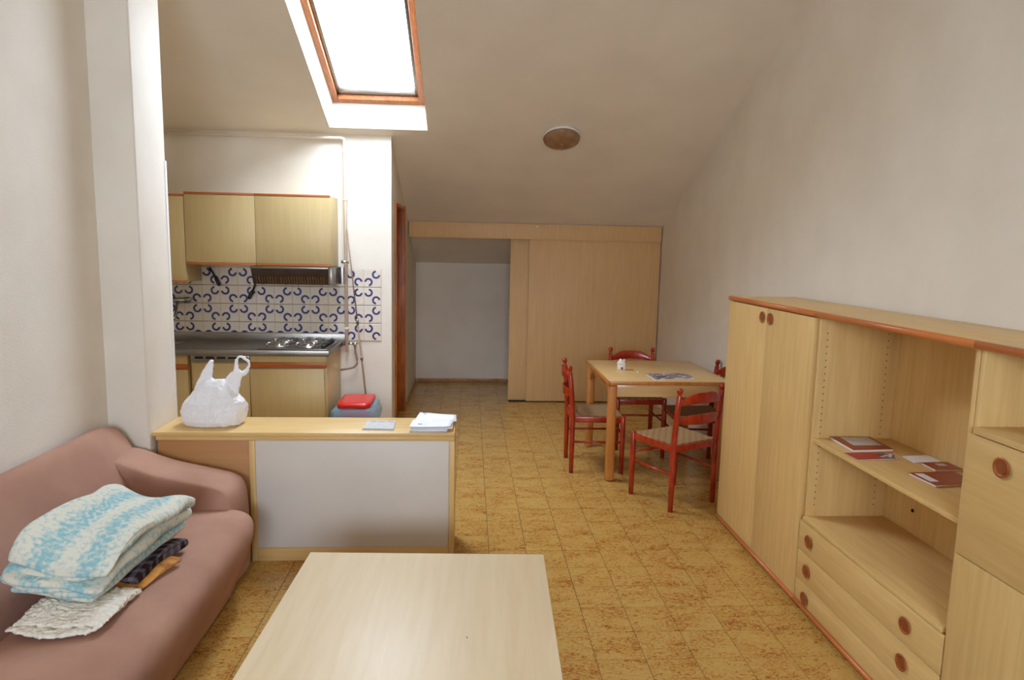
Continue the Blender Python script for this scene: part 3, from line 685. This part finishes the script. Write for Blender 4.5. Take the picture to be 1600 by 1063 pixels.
# upper units
uu = thing('wall_unit', 'kitchen wall unit with two maple doors above the hood', 'cabinet', (-1.7, 5.85, 1.54), group='kitchen wall units')
UF = 5.688
box('body', 'lam_x', uu, -2.277, -1.13, UF+.02, YK-.002, 1.548, 2.118, bevel=.002)
for x0, x1 in ((-2.277, -1.726), (-1.723, -1.13)):
    box('door', 'lam_x', uu, x0, x1, UF, UF+.018, 1.566, 2.102, bevel=.002)
    box('top_strip', 'edge_x', uu, x0, x1, UF-.002, UF+.018, 2.1035, 2.122, bevel=.003)['label'] = 'orange wooden strip'
    box('bottom_strip', 'edge_x', uu, x0, x1, UF-.002, UF+.018, 1.546, 1.5645, bevel=.003)['label'] = 'orange wooden strip'
uu = thing('wall_unit', 'taller kitchen wall unit reaching lower, half hidden by the pillar', 'cabinet', (-2.65, 5.85, 1.4), group='kitchen wall units')
box('body', 'lam_x', uu, -3.05, -2.281, UF+.02, YK-.008, 1.402, 2.10, bevel=.002)
for x0, x1 in ((-3.05, -2.67), (-2.667, -2.281)):
    box('door', 'lam_x', uu, x0, x1, UF, UF+.018, 1.418, 2.085, bevel=.002)
    box('top_strip', 'edge_x', uu, x0, x1, UF-.002, UF+.018, 2.0865, 2.104, bevel=.003)
    box('bottom_strip', 'edge_x', uu, x0, x1, UF-.002, UF+.018, 1.400, 1.4165, bevel=.003)
# hood
hd = thing('cooker_hood', 'dark brown cooker hood under the wall unit', 'cooker hood', (-1.44, 5.8, 1.39))
hx0, hx1 = -1.745, -1.135
m = MB(); m.rings([[(x, 5.60, 1.528), (x, 5.66, 1.40), (x, 5.99, 1.40), (x, 5.99, 1.545), (x, 5.60, 1.545)] for x in (hx0, hx1)]); m.build('hood_body', 'hood_brown', hd, bevel=.003)
box('front_trim', 'steel', hd, hx0-.004, hx1+.004, 5.588, 5.60, 1.528, 1.545, bevel=.002)
box('side_cheek', 'steel', hd, hx1+.001, hx1+.03, 5.605, 5.99, 1.40, 1.543, bevel=.003)
def sl(z): return 5.60+(1.528-z)/(1.528-1.40)*.06
for k in range(26):
    xx = hx0+.03+k*.0213
    MB().hexa([(xx, sl(1.405)-.006, 1.405), (xx+.011, sl(1.405)-.006, 1.405), (xx+.011, sl(1.405)+.003, 1.407), (xx, sl(1.405)+.003, 1.407)],
              [(xx, sl(1.465)-.006, 1.465), (xx+.011, sl(1.465)-.006, 1.465), (xx+.011, sl(1.465)+.003, 1.467), (xx, sl(1.465)+.003, 1.467)]).build('grille_bar', 'hood_grille', hd)
m = MB().tube([(-1.07, 5.87, 1.40+k*.004) for k in range(36)], [.034 if k % 2 else .029 for k in range(36)], 16); m.build('flexible_duct', 'chrome', hd, smooth=True)
# gas pipe
gp = thing('gas_pipe', 'cream painted gas pipe running down the kitchen wall', 'pipe', (-1.055, 5.98, .82))
zt = 2.615
pts = [(-1.06, 5.985, .80), (-1.06, 5.985, zt-.03), (-1.066, 5.985, zt-.01), (-1.09, 5.985, zt), (-3.0, 5.985, zt)]
MB().tube(pts, .014, 10).build('pipe_run', 'paint_pipe', gp, smooth=True)
for z in (1.56, 2.1, 2.5, 1.0): box('pipe_clip', 'paint_pipe', gp, -1.077, -1.043, 5.970, YK-.009, z, z+.018, bevel=.003)
MB().tube([(-1.06, 5.985, .875), (-1.0, 5.985, .875)], .010, 8).build('branch', 'chrome', gp, smooth=True)
vv = MB().lathe([(0, -.02), (.014, -.02), (.016, 0), (.012, .02), (0, .02)], (-.99, 5.985, .868), 12).build('valve', 'chrome', gp, smooth=True)
o = MB().box(-.985, -.945, 5.975, 5.99, .872, .884).build('valve_lever', 'brass', None, bevel=.003); o.parent = vv; o.location = -Vector(gp.location)
MB().tube([(-.99, 5.985, .85), (-.988, 5.985, .80), (-.972, 5.98, .74), (-.972, 5.98, .70), (-1.0, 5.975, .668), (-1.05, 5.97, .655), (-1.115, 5.965, .645)], .0085, 8).build('hose', 'rubber', gp, smooth=True)
MB().tube([(-1.09, 5.93, 1.585), (-1.03, 5.95, 1.58)], .013, 10).build('stop_cock', 'chrome', gp, smooth=True)
# slim pole leaning behind the bin
pl = thing('leaning_pole', 'slim two-part pole leaning on the wall behind the bin', 'pole', (-.84, 5.88, 0))
def lerp(a_, b_, t_): return tuple(a_[i]+(b_[i]-a_[i])*t_ for i in range(3))
pA, pB = (-.84, 5.88, .0), (-1.045, 5.962, 1.86)
MB().tube([lerp(pA, pB, .0), lerp(pA, pB, .58)], .0075, 8).build('lower_tube', 'rubber', pl, smooth=True)
MB().tube([lerp(pA, pB, .581), lerp(pA, pB, 1)], .0055, 8).build('upper_tube', 'rubber', pl, smooth=True)
MB().tube([lerp(pA, pB, .565), lerp(pA, pB, .59)], .0115, 10).build('joint_sleeve', 'steel', pl, smooth=True)
MB().tube([lerp(pA, pB, .40), lerp(pA, pB, .415)], .0115, 10).build('joint_sleeve', 'steel', pl, smooth=True)
# bin
bn = thing('pedal_bin', 'bin with a red lid and a blue plastic liner hanging out', 'bin', (-.915, 5.60, 0))
def rrect(cx, cy, hx, hy, r, z, n=6):
    out = []
    for q, (sx, sy) in enumerate(((1, 1), (-1, 1), (-1, -1), (1, -1))):
        for k in range(n+1):
            a_ = math.pi/2*(q+k/n); out.append((cx+sx*(hx-r)+r*math.cos(a_), cy+sy*(hy-r)+r*math.sin(a_), z))
    return out
bx, by = -.915, 5.60
MB().rings([rrect(bx, by, .10, .15, .04, 0), rrect(bx, by, .122, .178, .05, .43)]).build('bucket', 'binred', bn, smooth=False)
MB().rings([rrect(bx, by, .128, .195, .045, .436), rrect(bx, by, .134, .200, .05, .440), rrect(bx, by, .134, .200, .05, .458), rrect(bx, by, .128, .194, .045, .470), rrect(bx, by, .10, .165, .04, .474)]).build('lid', 'binred', bn, smooth=True)
rs = []
for k, (ex, z) in enumerate(((.010, .434), (.03, .430), (.048, .41), (.058, .385), (.062, .36), (.062, .335), (.056, .31), (.046, .285), (.034, .262), (.016, .245))):
    r_ = rrect(bx, by, .12+ex, .178+ex*.8, .06, z, 14)
    rs.append([(p[0]+.022*noise.noise(Vector(p)*30), p[1]+.02*noise.noise(Vector(p)*16+Vector((9, 3, 1))), p[2]+.018*noise.noise(Vector((p[0], p[1], 0))*14)) for p in r_])
MB().rings(rs, cap=False).build('liner', 'liner', bn, smooth=True)
# tap on the tiles
tp = thing('wall_tap', 'chrome mixer tap on the tiles beside the pillar', 'tap', (-2.45, 5.9, 1.1))
MB().tube([(-2.58, 5.985, 1.235), (-2.38, 5.985, 1.235)], .018, 12).build('tap_body', 'chrome', tp, smooth=True)
for xx in (-2.56, -2.40):
    MB().tube([(xx, 6.01, 1.235), (xx, 5.97, 1.235)], .026, 12).build('wall_flange', 'chrome', tp, smooth=True)
    MB().tube([(xx, 5.97, 1.235), (xx+.01, 5.93, 1.245), (xx+.06, 5.92, 1.25)], .011, 8).build('lever', 'chrome', tp, smooth=True)
MB().tube([(-2.48, 5.98, 1.225), (-2.48, 5.95, 1.15), (-2.46, 5.87, 1.105), (-2.44, 5.80, 1.11), (-2.43, 5.78, 1.09)], .011, 10).build('spout', 'chrome', tp, smooth=True)
# cords
def cord(name, label, pts, r, plug):
    t = thing(name, label, 'cord', pts[-1])
    MB().tube(pts, r, 8).build('flex', 'black', t, smooth=True)
    MB().tube([plug[0], lerp(plug[0], plug[1], .3), lerp(plug[0], plug[1], .8), plug[1]], [.006, .015, .017, .012], 10).build('plug', 'black', t, smooth=True)
cord('power_cord', 'black power cord hanging from the left end of the hood', [(-1.78, 5.96, 1.53), (-1.80, 5.95, 1.49), (-1.815, 5.945, 1.43), (-1.82, 5.945, 1.37), (-1.835, 5.945, 1.33)], .009, ((-1.832, 5.945, 1.34), (-1.875, 5.945, 1.255)))
cord('power_cord', 'short black cord and plug on the tiles left of the hood', [(-2.205, 5.985, 1.515), (-2.19, 5.985, 1.49), (-2.172, 5.985, 1.46), (-2.160, 5.985, 1.43)], .009, ((-2.163, 5.985, 1.44), (-2.125, 5.985, 1.36)))

# ================================================================== things on the partition
t = thing('letter', 'small grey printed letter on the partition', 'letter', (-.49, 3.77, PZ))
q = [(-.085, -.092), (.088, -.10), (.078, .095), (-.082, .105)]
MB().hexa([(x, y, 0) for x, y in q], [(x, y, .004) for x, y in q]).build('sheet', 'paper_grey', t, local=True)
q2 = [(-.083, -.088), (.085, -.096), (.077, .094), (-.079, .103)]
MB().hexa([(x, y, .0045) for x, y in q2], [(q2[0][0], q2[0][1], .010), (q2[1][0], q2[1][1], .009), (q2[2][0], q2[2][1], .0055), (q2[3][0], q2[3][1], .0055)]).build('folded_sheet', 'paper_grey', t, local=True)
for k, (x0, x1) in enumerate(((-.065, -.03), (-.012, .02), (.035, .068))): lb('printed_line', 'print', t, x0, x1, .065, .075, .0072, .0076, bevel=0)
t = thing('paper_stack', 'stack of white documents at the right end of the partition', 'papers', (-.20, 3.80, PZ))
def sheet(q, z, th, curl=0, mat='paper', name='sheet'):
    n = 8; vs = []; fs = []
    for j in range(n+1):
        for i in range(n+1):
            a_, b_ = i/n, j/n
            p = (Vector(q[0])*(1-a_)*(1-b_)+Vector(q[1])*a_*(1-b_)+Vector(q[2])*a_*b_+Vector(q[3])*(1-a_)*b_)
            vs.append((p.x, p.y, z+curl*((a_*2-1)**2*.4+(1-b_)**2*.6)+.0015*noise.noise(Vector((p.x*20, p.y*20, z*90)))))
    for j in range(n):
        for i in range(n): k = j*(n+1)+i; fs.append((k, k+1, k+n+2, k+n+1))
    o = MB().add(vs, fs).build(name, mat, t, local=True, smooth=True)
    md = o.modifiers.new('th', 'SOLIDIFY'); md.thickness = th; md.offset = 1
    return o
sheet([(-.115, -.17), (.085, -.172), (.10, .12), (-.10, .12)], .002, .002, 0, 'paper_grey')
sheet([(-.11, -.165), (.09, -.168), (.105, .13), (-.10, .13)], .006, .003, .003)
sheet([(-.112, -.15), (.118, -.155), (.12, .04), (-.105, .06)], .013, .003, .006)
sheet([(-.10, .0), (.137, -.02), (.132, .14), (-.085, .20)], .021, .002, .003)
sheet([(-.118, -.155), (.105, -.15), (.125, .02), (-.11, .0)], .024, .002, .004)
for (x, y) in ((-.075, -.10), (-.065, .155)): lb('printed_line', 'print', t, x, x+.022, y, y+.012, .0295, .0300, bevel=0)

# ------------------------------------------------------------------ carrier bag
bgx, bgy = -1.405, 3.80
def ring_at(cx, cy, z, rx, ry, n=28, k=0.0, tilt=0, seed=0):
    out = []
    for i in range(n):
        a_ = 2*math.pi*i/n; c_, s_ = math.cos(a_), math.sin(a_)
        e = 2/2.6; x = cx+rx*math.copysign(abs(c_)**e, c_); y = cy+ry*math.copysign(abs(s_)**e, s_)
        nn = noise.noise(Vector((x*16+seed, y*16, z*11)))*k + noise.noise(Vector((x*34+seed, y*34, z*26)))*k*.5
        out.append((x+nn*c_, y+nn*s_, z+tilt*(x-cx)+nn*.4))
    return out
m = MB()
prof = [(0.0, .125, .08), (.004, .150, .10), (.03, .165, .115), (.07, .172, .118), (.10, .172, .112), (.13, .158, .10), (.16, .128, .08), (.19, .108, .062), (.215, .088, .045), (.235, .066, .030), (.25, .045, .02)]
m.rings([ring_at(bgx+.02*(z/.26), bgy, PZ+.002+z, rx, ry, k=0 if z < .003 else .022) for z, rx, ry in prof])
def strap(pts, w, th):
    rs = []
    for i, p in enumerate(pts):
        p = Vector(p); d = (Vector(pts[min(i+1, len(pts)-1)])-Vector(pts[max(i-1, 0)])).normalized()
        side = d.cross(Vector((0, 1, 0))).normalized(); up = Vector((0, 1, 0))
        ww = w[i] if isinstance(w, list) else w
        rs.append([p+side*ww*math.cos(2*math.pi*k/10)+up*th*math.sin(2*math.pi*k/10) for k in range(10)])
    m.rings(rs)
Z0 = PZ
strap([(bgx-.055, bgy, Z0+.17), (bgx-.042, bgy, Z0+.23), (bgx-.026, bgy, Z0+.29), (bgx-.010, bgy, Z0+.33), (bgx-.001, bgy+.005, Z0+.36)], [.055, .046, .030, .018, .009], .014)
strap([(bgx+.075, bgy, Z0+.17), (bgx+.10, bgy, Z0+.225), (bgx+.13, bgy, Z0+.275), (bgx+.150, bgy, Z0+.305)], [.060, .050, .036, .026], .016)
strap([(bgx+.132, bgy-.012, Z0+.285), (bgx+.133, bgy-.015, Z0+.33), (bgx+.137, bgy-.015, Z0+.365), (bgx+.150, bgy-.012, Z0+.384), (bgx+.175, bgy-.008, Z0+.376), (bgx+.198, bgy-.004, Z0+.352), (bgx+.200, bgy, Z0+.332), (bgx+.185, bgy+.004, Z0+.305), (bgx+.160, bgy, Z0+.28)], [.018, .013, .011, .009, .009, .009, .010, .014, .018], .008)
bag = m.build('carrier_bag', 'bag', origin=(bgx, bgy, Z0), smooth=True)
md = bag.modifiers.new('rm', 'REMESH'); md.mode = 'VOXEL'; md.voxel_size = .0045; md.use_smooth_shade = True
md = bag.modifiers.new('sm', 'SMOOTH'); md.iterations = 3; md.factor = .5
tx = bpy.data.textures.new('crumple', 'CLOUDS'); tx.noise_scale = .05; tx.noise_depth = 2
md = bag.modifiers.new('dp', 'DISPLACE'); md.texture = tx; md.strength = .012; md.mid_level = .5; md.texture_coords = 'LOCAL'
tx2 = bpy.data.textures.new('creases', 'CLOUDS'); tx2.noise_scale = .022; tx2.noise_depth = 1; tx2.noise_type = 'HARD_NOISE'
md = bag.modifiers.new('cr', 'DISPLACE'); md.texture = tx2; md.strength = .006; md.mid_level = .5; md.texture_coords = 'LOCAL'
tag(bag, 'white plastic carrier bag standing on the partition beside the pillar', 'bag')

# ================================================================== sofa
sf = thing('sofa', 'dusty rose sofa with a stretch cover against the left wall', 'sofa', (-1.45, 2.5, 0))
def nz(p, k, s): return noise.noise(Vector(p)*s)*k
SY0, SY1 = .95, 3.56
# backrest: profile swept along y
def sweep(prof, ys, yfun=None, name='', mat='fabric', wob=.006):
    rs = []
    for y in ys:
        r = []
        for (x, z) in prof:
            X, Yv, Zv = (x, y, z) if yfun is None else yfun(x, y, z)
            d = nz((X, Yv, Zv), wob, 3.0); r.append((X+d, Yv, Zv+d*.6))
        rs.append(r)
    return MB().rings(rs).build(name, mat, sf, smooth=True, sub=2)
def ysamp(a_, b_, n): return [a_+(b_-a_)*i/n for i in range(n+1)]
back_prof = [(-1.855, .06), (-1.862, .45), (-1.862, .72), (-1.85, .79), (-1.815, .815), (-1.775, .80), (-1.74, .74), (-1.70, .67), (-1.66, .60), (-1.62, .53), (-1.585, .46), (-1.56, .38), (-1.56, .06)]
def backfun(x, y, z):
    e = max(0, (y-3.34)/.22)
    g = 0
    if x > -1.80 and z > .4:
        for c_, a_ in ((3.10, .007), (3.19, .011), (3.255, .009)): g += a_*math.exp(-((y-c_+.42*(z-.62))/.018)**2)*max(0, min(1, (.76-z)/.2))
    return (x + g, y, z + g*.6 - .05*e*e*max(0, (z-.3)/.5))
ys_ = [SY0+.02, SY0+.06, SY0+.15]+ysamp(SY0+.3, 2.9, 9)+ysamp(2.94, 3.40, 24)+[3.46, 3.51, 3.545]
sweep(back_prof, ys_, backfun, 'backrest')
# seat
seat_prof = [(-1.60, .06), (-1.60, .40), (-1.45, .425), (-1.25, .435), (-1.10, .43), (-1.035, .405), (-1.012, .35), (-1.03, .27), (-1.085, .15), (-1.125, .05), (-1.135, .012), (-1.20, .012)]
def seatfun(x, y, z):
    e = max(0, (y-3.2)/.3)
    return (x-.09*e*max(0, min(1, (x+1.3)/.3)), y, z-.02*e)
sweep(seat_prof, [1.22, 1.28]+ysamp(1.4, 3.1, 9)+[3.2, 3.3, 3.34], seatfun, 'seat', wob=.008)
# arms
arm_prof = [(-1.80, .10), (-1.80, .66), (-1.72, .685), (-1.62, .645), (-1.52, .605), (-1.40, .58), (-1.28, .553), (-1.20, .535), (-1.158, .50), (-1.143, .43), (-1.14, .25), (-1.137, .06), (-1.14, .012), (-1.3, .012)]
def arm(y0, y1, name):
    cx, cz = -1.47, .32
    ys2 = [(y0, .93), (y0+.012, .975), (y0+.05, 1.0), ((y0+y1)/2, 1.012), (y1-.05, 1.0), (y1-.012, .975), (y1, .93)]
    rs = []
    for y, k in ys2:
        rs.append([(cx+(x-cx)*(k if x > cx else 1)+nz((x, y, z), .008, 4), y, max(.012, cz+(z-cz)*k)) for x, z in arm_prof])
    return MB().rings(rs).build(name, 'fabric', sf, smooth=True, sub=2)
arm(3.285, 3.56, 'arm'); arm(.97, 1.245, 'arm')
# ------------------------------------------------------------------ folded blanket on the seat
def folded(name, label, cat, mat, passes, xb, xf, y0, y1, z0, gap, th, lean=0, seed=0, wav=.012, skew=0.0):
    # one long cloth folded back and forth; profile runs across the seat (x), fold edges along y
    prof = []
    for k in range(passes):
        z = z0+gap*k; ins = .014*(passes-1-k)
        xa, xc = (xb, xf-ins) if k % 2 == 0 else (xf-ins, xb)
        n = 9
        for i in range(n):
            t_ = i/(n-1); prof.append((xa+(xc-xa)*t_, z+.004*math.sin(t_*9+k)))
        if k < passes-1:
            sgn = 1 if xc > xa else -1
            for q in (-50, 0, 50): prof.append((xc+sgn*gap*.55*math.cos(math.radians(q)), z+gap/2+gap*.5*math.sin(math.radians(q))))
    L = [0]
    for i in range(1, len(prof)): L.append(L[-1]+math.hypot(prof[i][0]-prof[i-1][0], prof[i][1]-prof[i-1][1]))
    NY = 22; vs = []; fs = []; uvs = []
    for j in range(NY+1):
        t_ = j/NY; y = y0+(y1-y0)*t_
        for i, (x, z) in enumerate(prof):
            e = (z-z0)/max(gap*(passes-1), .01)
            x2 = x+skew*(t_-.5)
            taper = 1-.20*abs(2*t_-1)**3
            zz = z0+(z-z0)*taper*(1-.38*(1-t_)**4)
            up = lean*max(0, -1.30-x2)
            dn = wav*noise.noise(Vector((x*5+seed, y*5, i*.06))) 
            vs.append((x2+.03*noise.noise(Vector((y*4, i*.22, seed)))*(.4+e), y+.05*noise.noise(Vector((i*.13, seed+4, x*2)))*(2*t_-1), zz+up+dn*(.3+e)+.01*e*math.sin(t_*math.pi)))
            uvs.append((L[i], y))
    nP = len(prof)
    for j in range(NY):
        for i in range(nP-1): q = j*nP+i; fs.append((q, q+1, q+nP+1, q+nP))
    o = MB().add(vs, fs).build(name, mat, origin=((xb+xf)/2, (y0+y1)/2, z0), smooth=True)
    me = o.data; uvl = me.uv_layers.new(name='UVMap')
    for lp in me.loops: uvl.data[lp.index].uv = uvs[lp.vertex_index]
    md = o.modifiers.new('th', 'SOLIDIFY'); md.thickness = th; md.offset = 0
    md = o.modifiers.new('sb', 'SUBSURF'); md.levels = 1; md.render_levels = 2
    return tag(o, label, cat)
folded('folded_blanket', 'aqua and white patterned blanket folded in a thick pile on the sofa', 'blanket', 'blanket', 6, -1.51, -1.20, 2.27, 2.93, 0.492, .034, .026, lean=.22, seed=3, wav=.035, skew=.06)
folded('fleece_throw', 'white fleece throw sticking out under the near end of the blanket', 'throw', 'fleece', 2, -1.48, -1.20, 2.18, 2.44, .447, .016, .012, lean=.03, seed=9, wav=.01, skew=.03)
fl = bpy.data.objects['fleece_throw']; ftx = bpy.data.textures.new('fluff', 'CLOUDS'); ftx.noise_scale = .012; ftx.noise_depth = 1
md = fl.modifiers.new('fluff', 'DISPLACE'); md.texture = ftx; md.strength = .016; md.texture_coords = 'LOCAL'
folded('plaid_cloth', 'dark plaid cloth under the front edge of the blanket', 'cloth', 'plaid', 2, -1.40, -1.195, 2.50, 2.80, .460, .024, .020, seed=5, wav=.012, skew=.04)
folded('orange_cloth', 'orange cloth lying at the front below the plaid cloth', 'cloth', 'orange_cloth', 2, -1.34, -1.17, 2.46, 2.70, .452, .012, .011, seed=8, wav=.03, skew=.05)
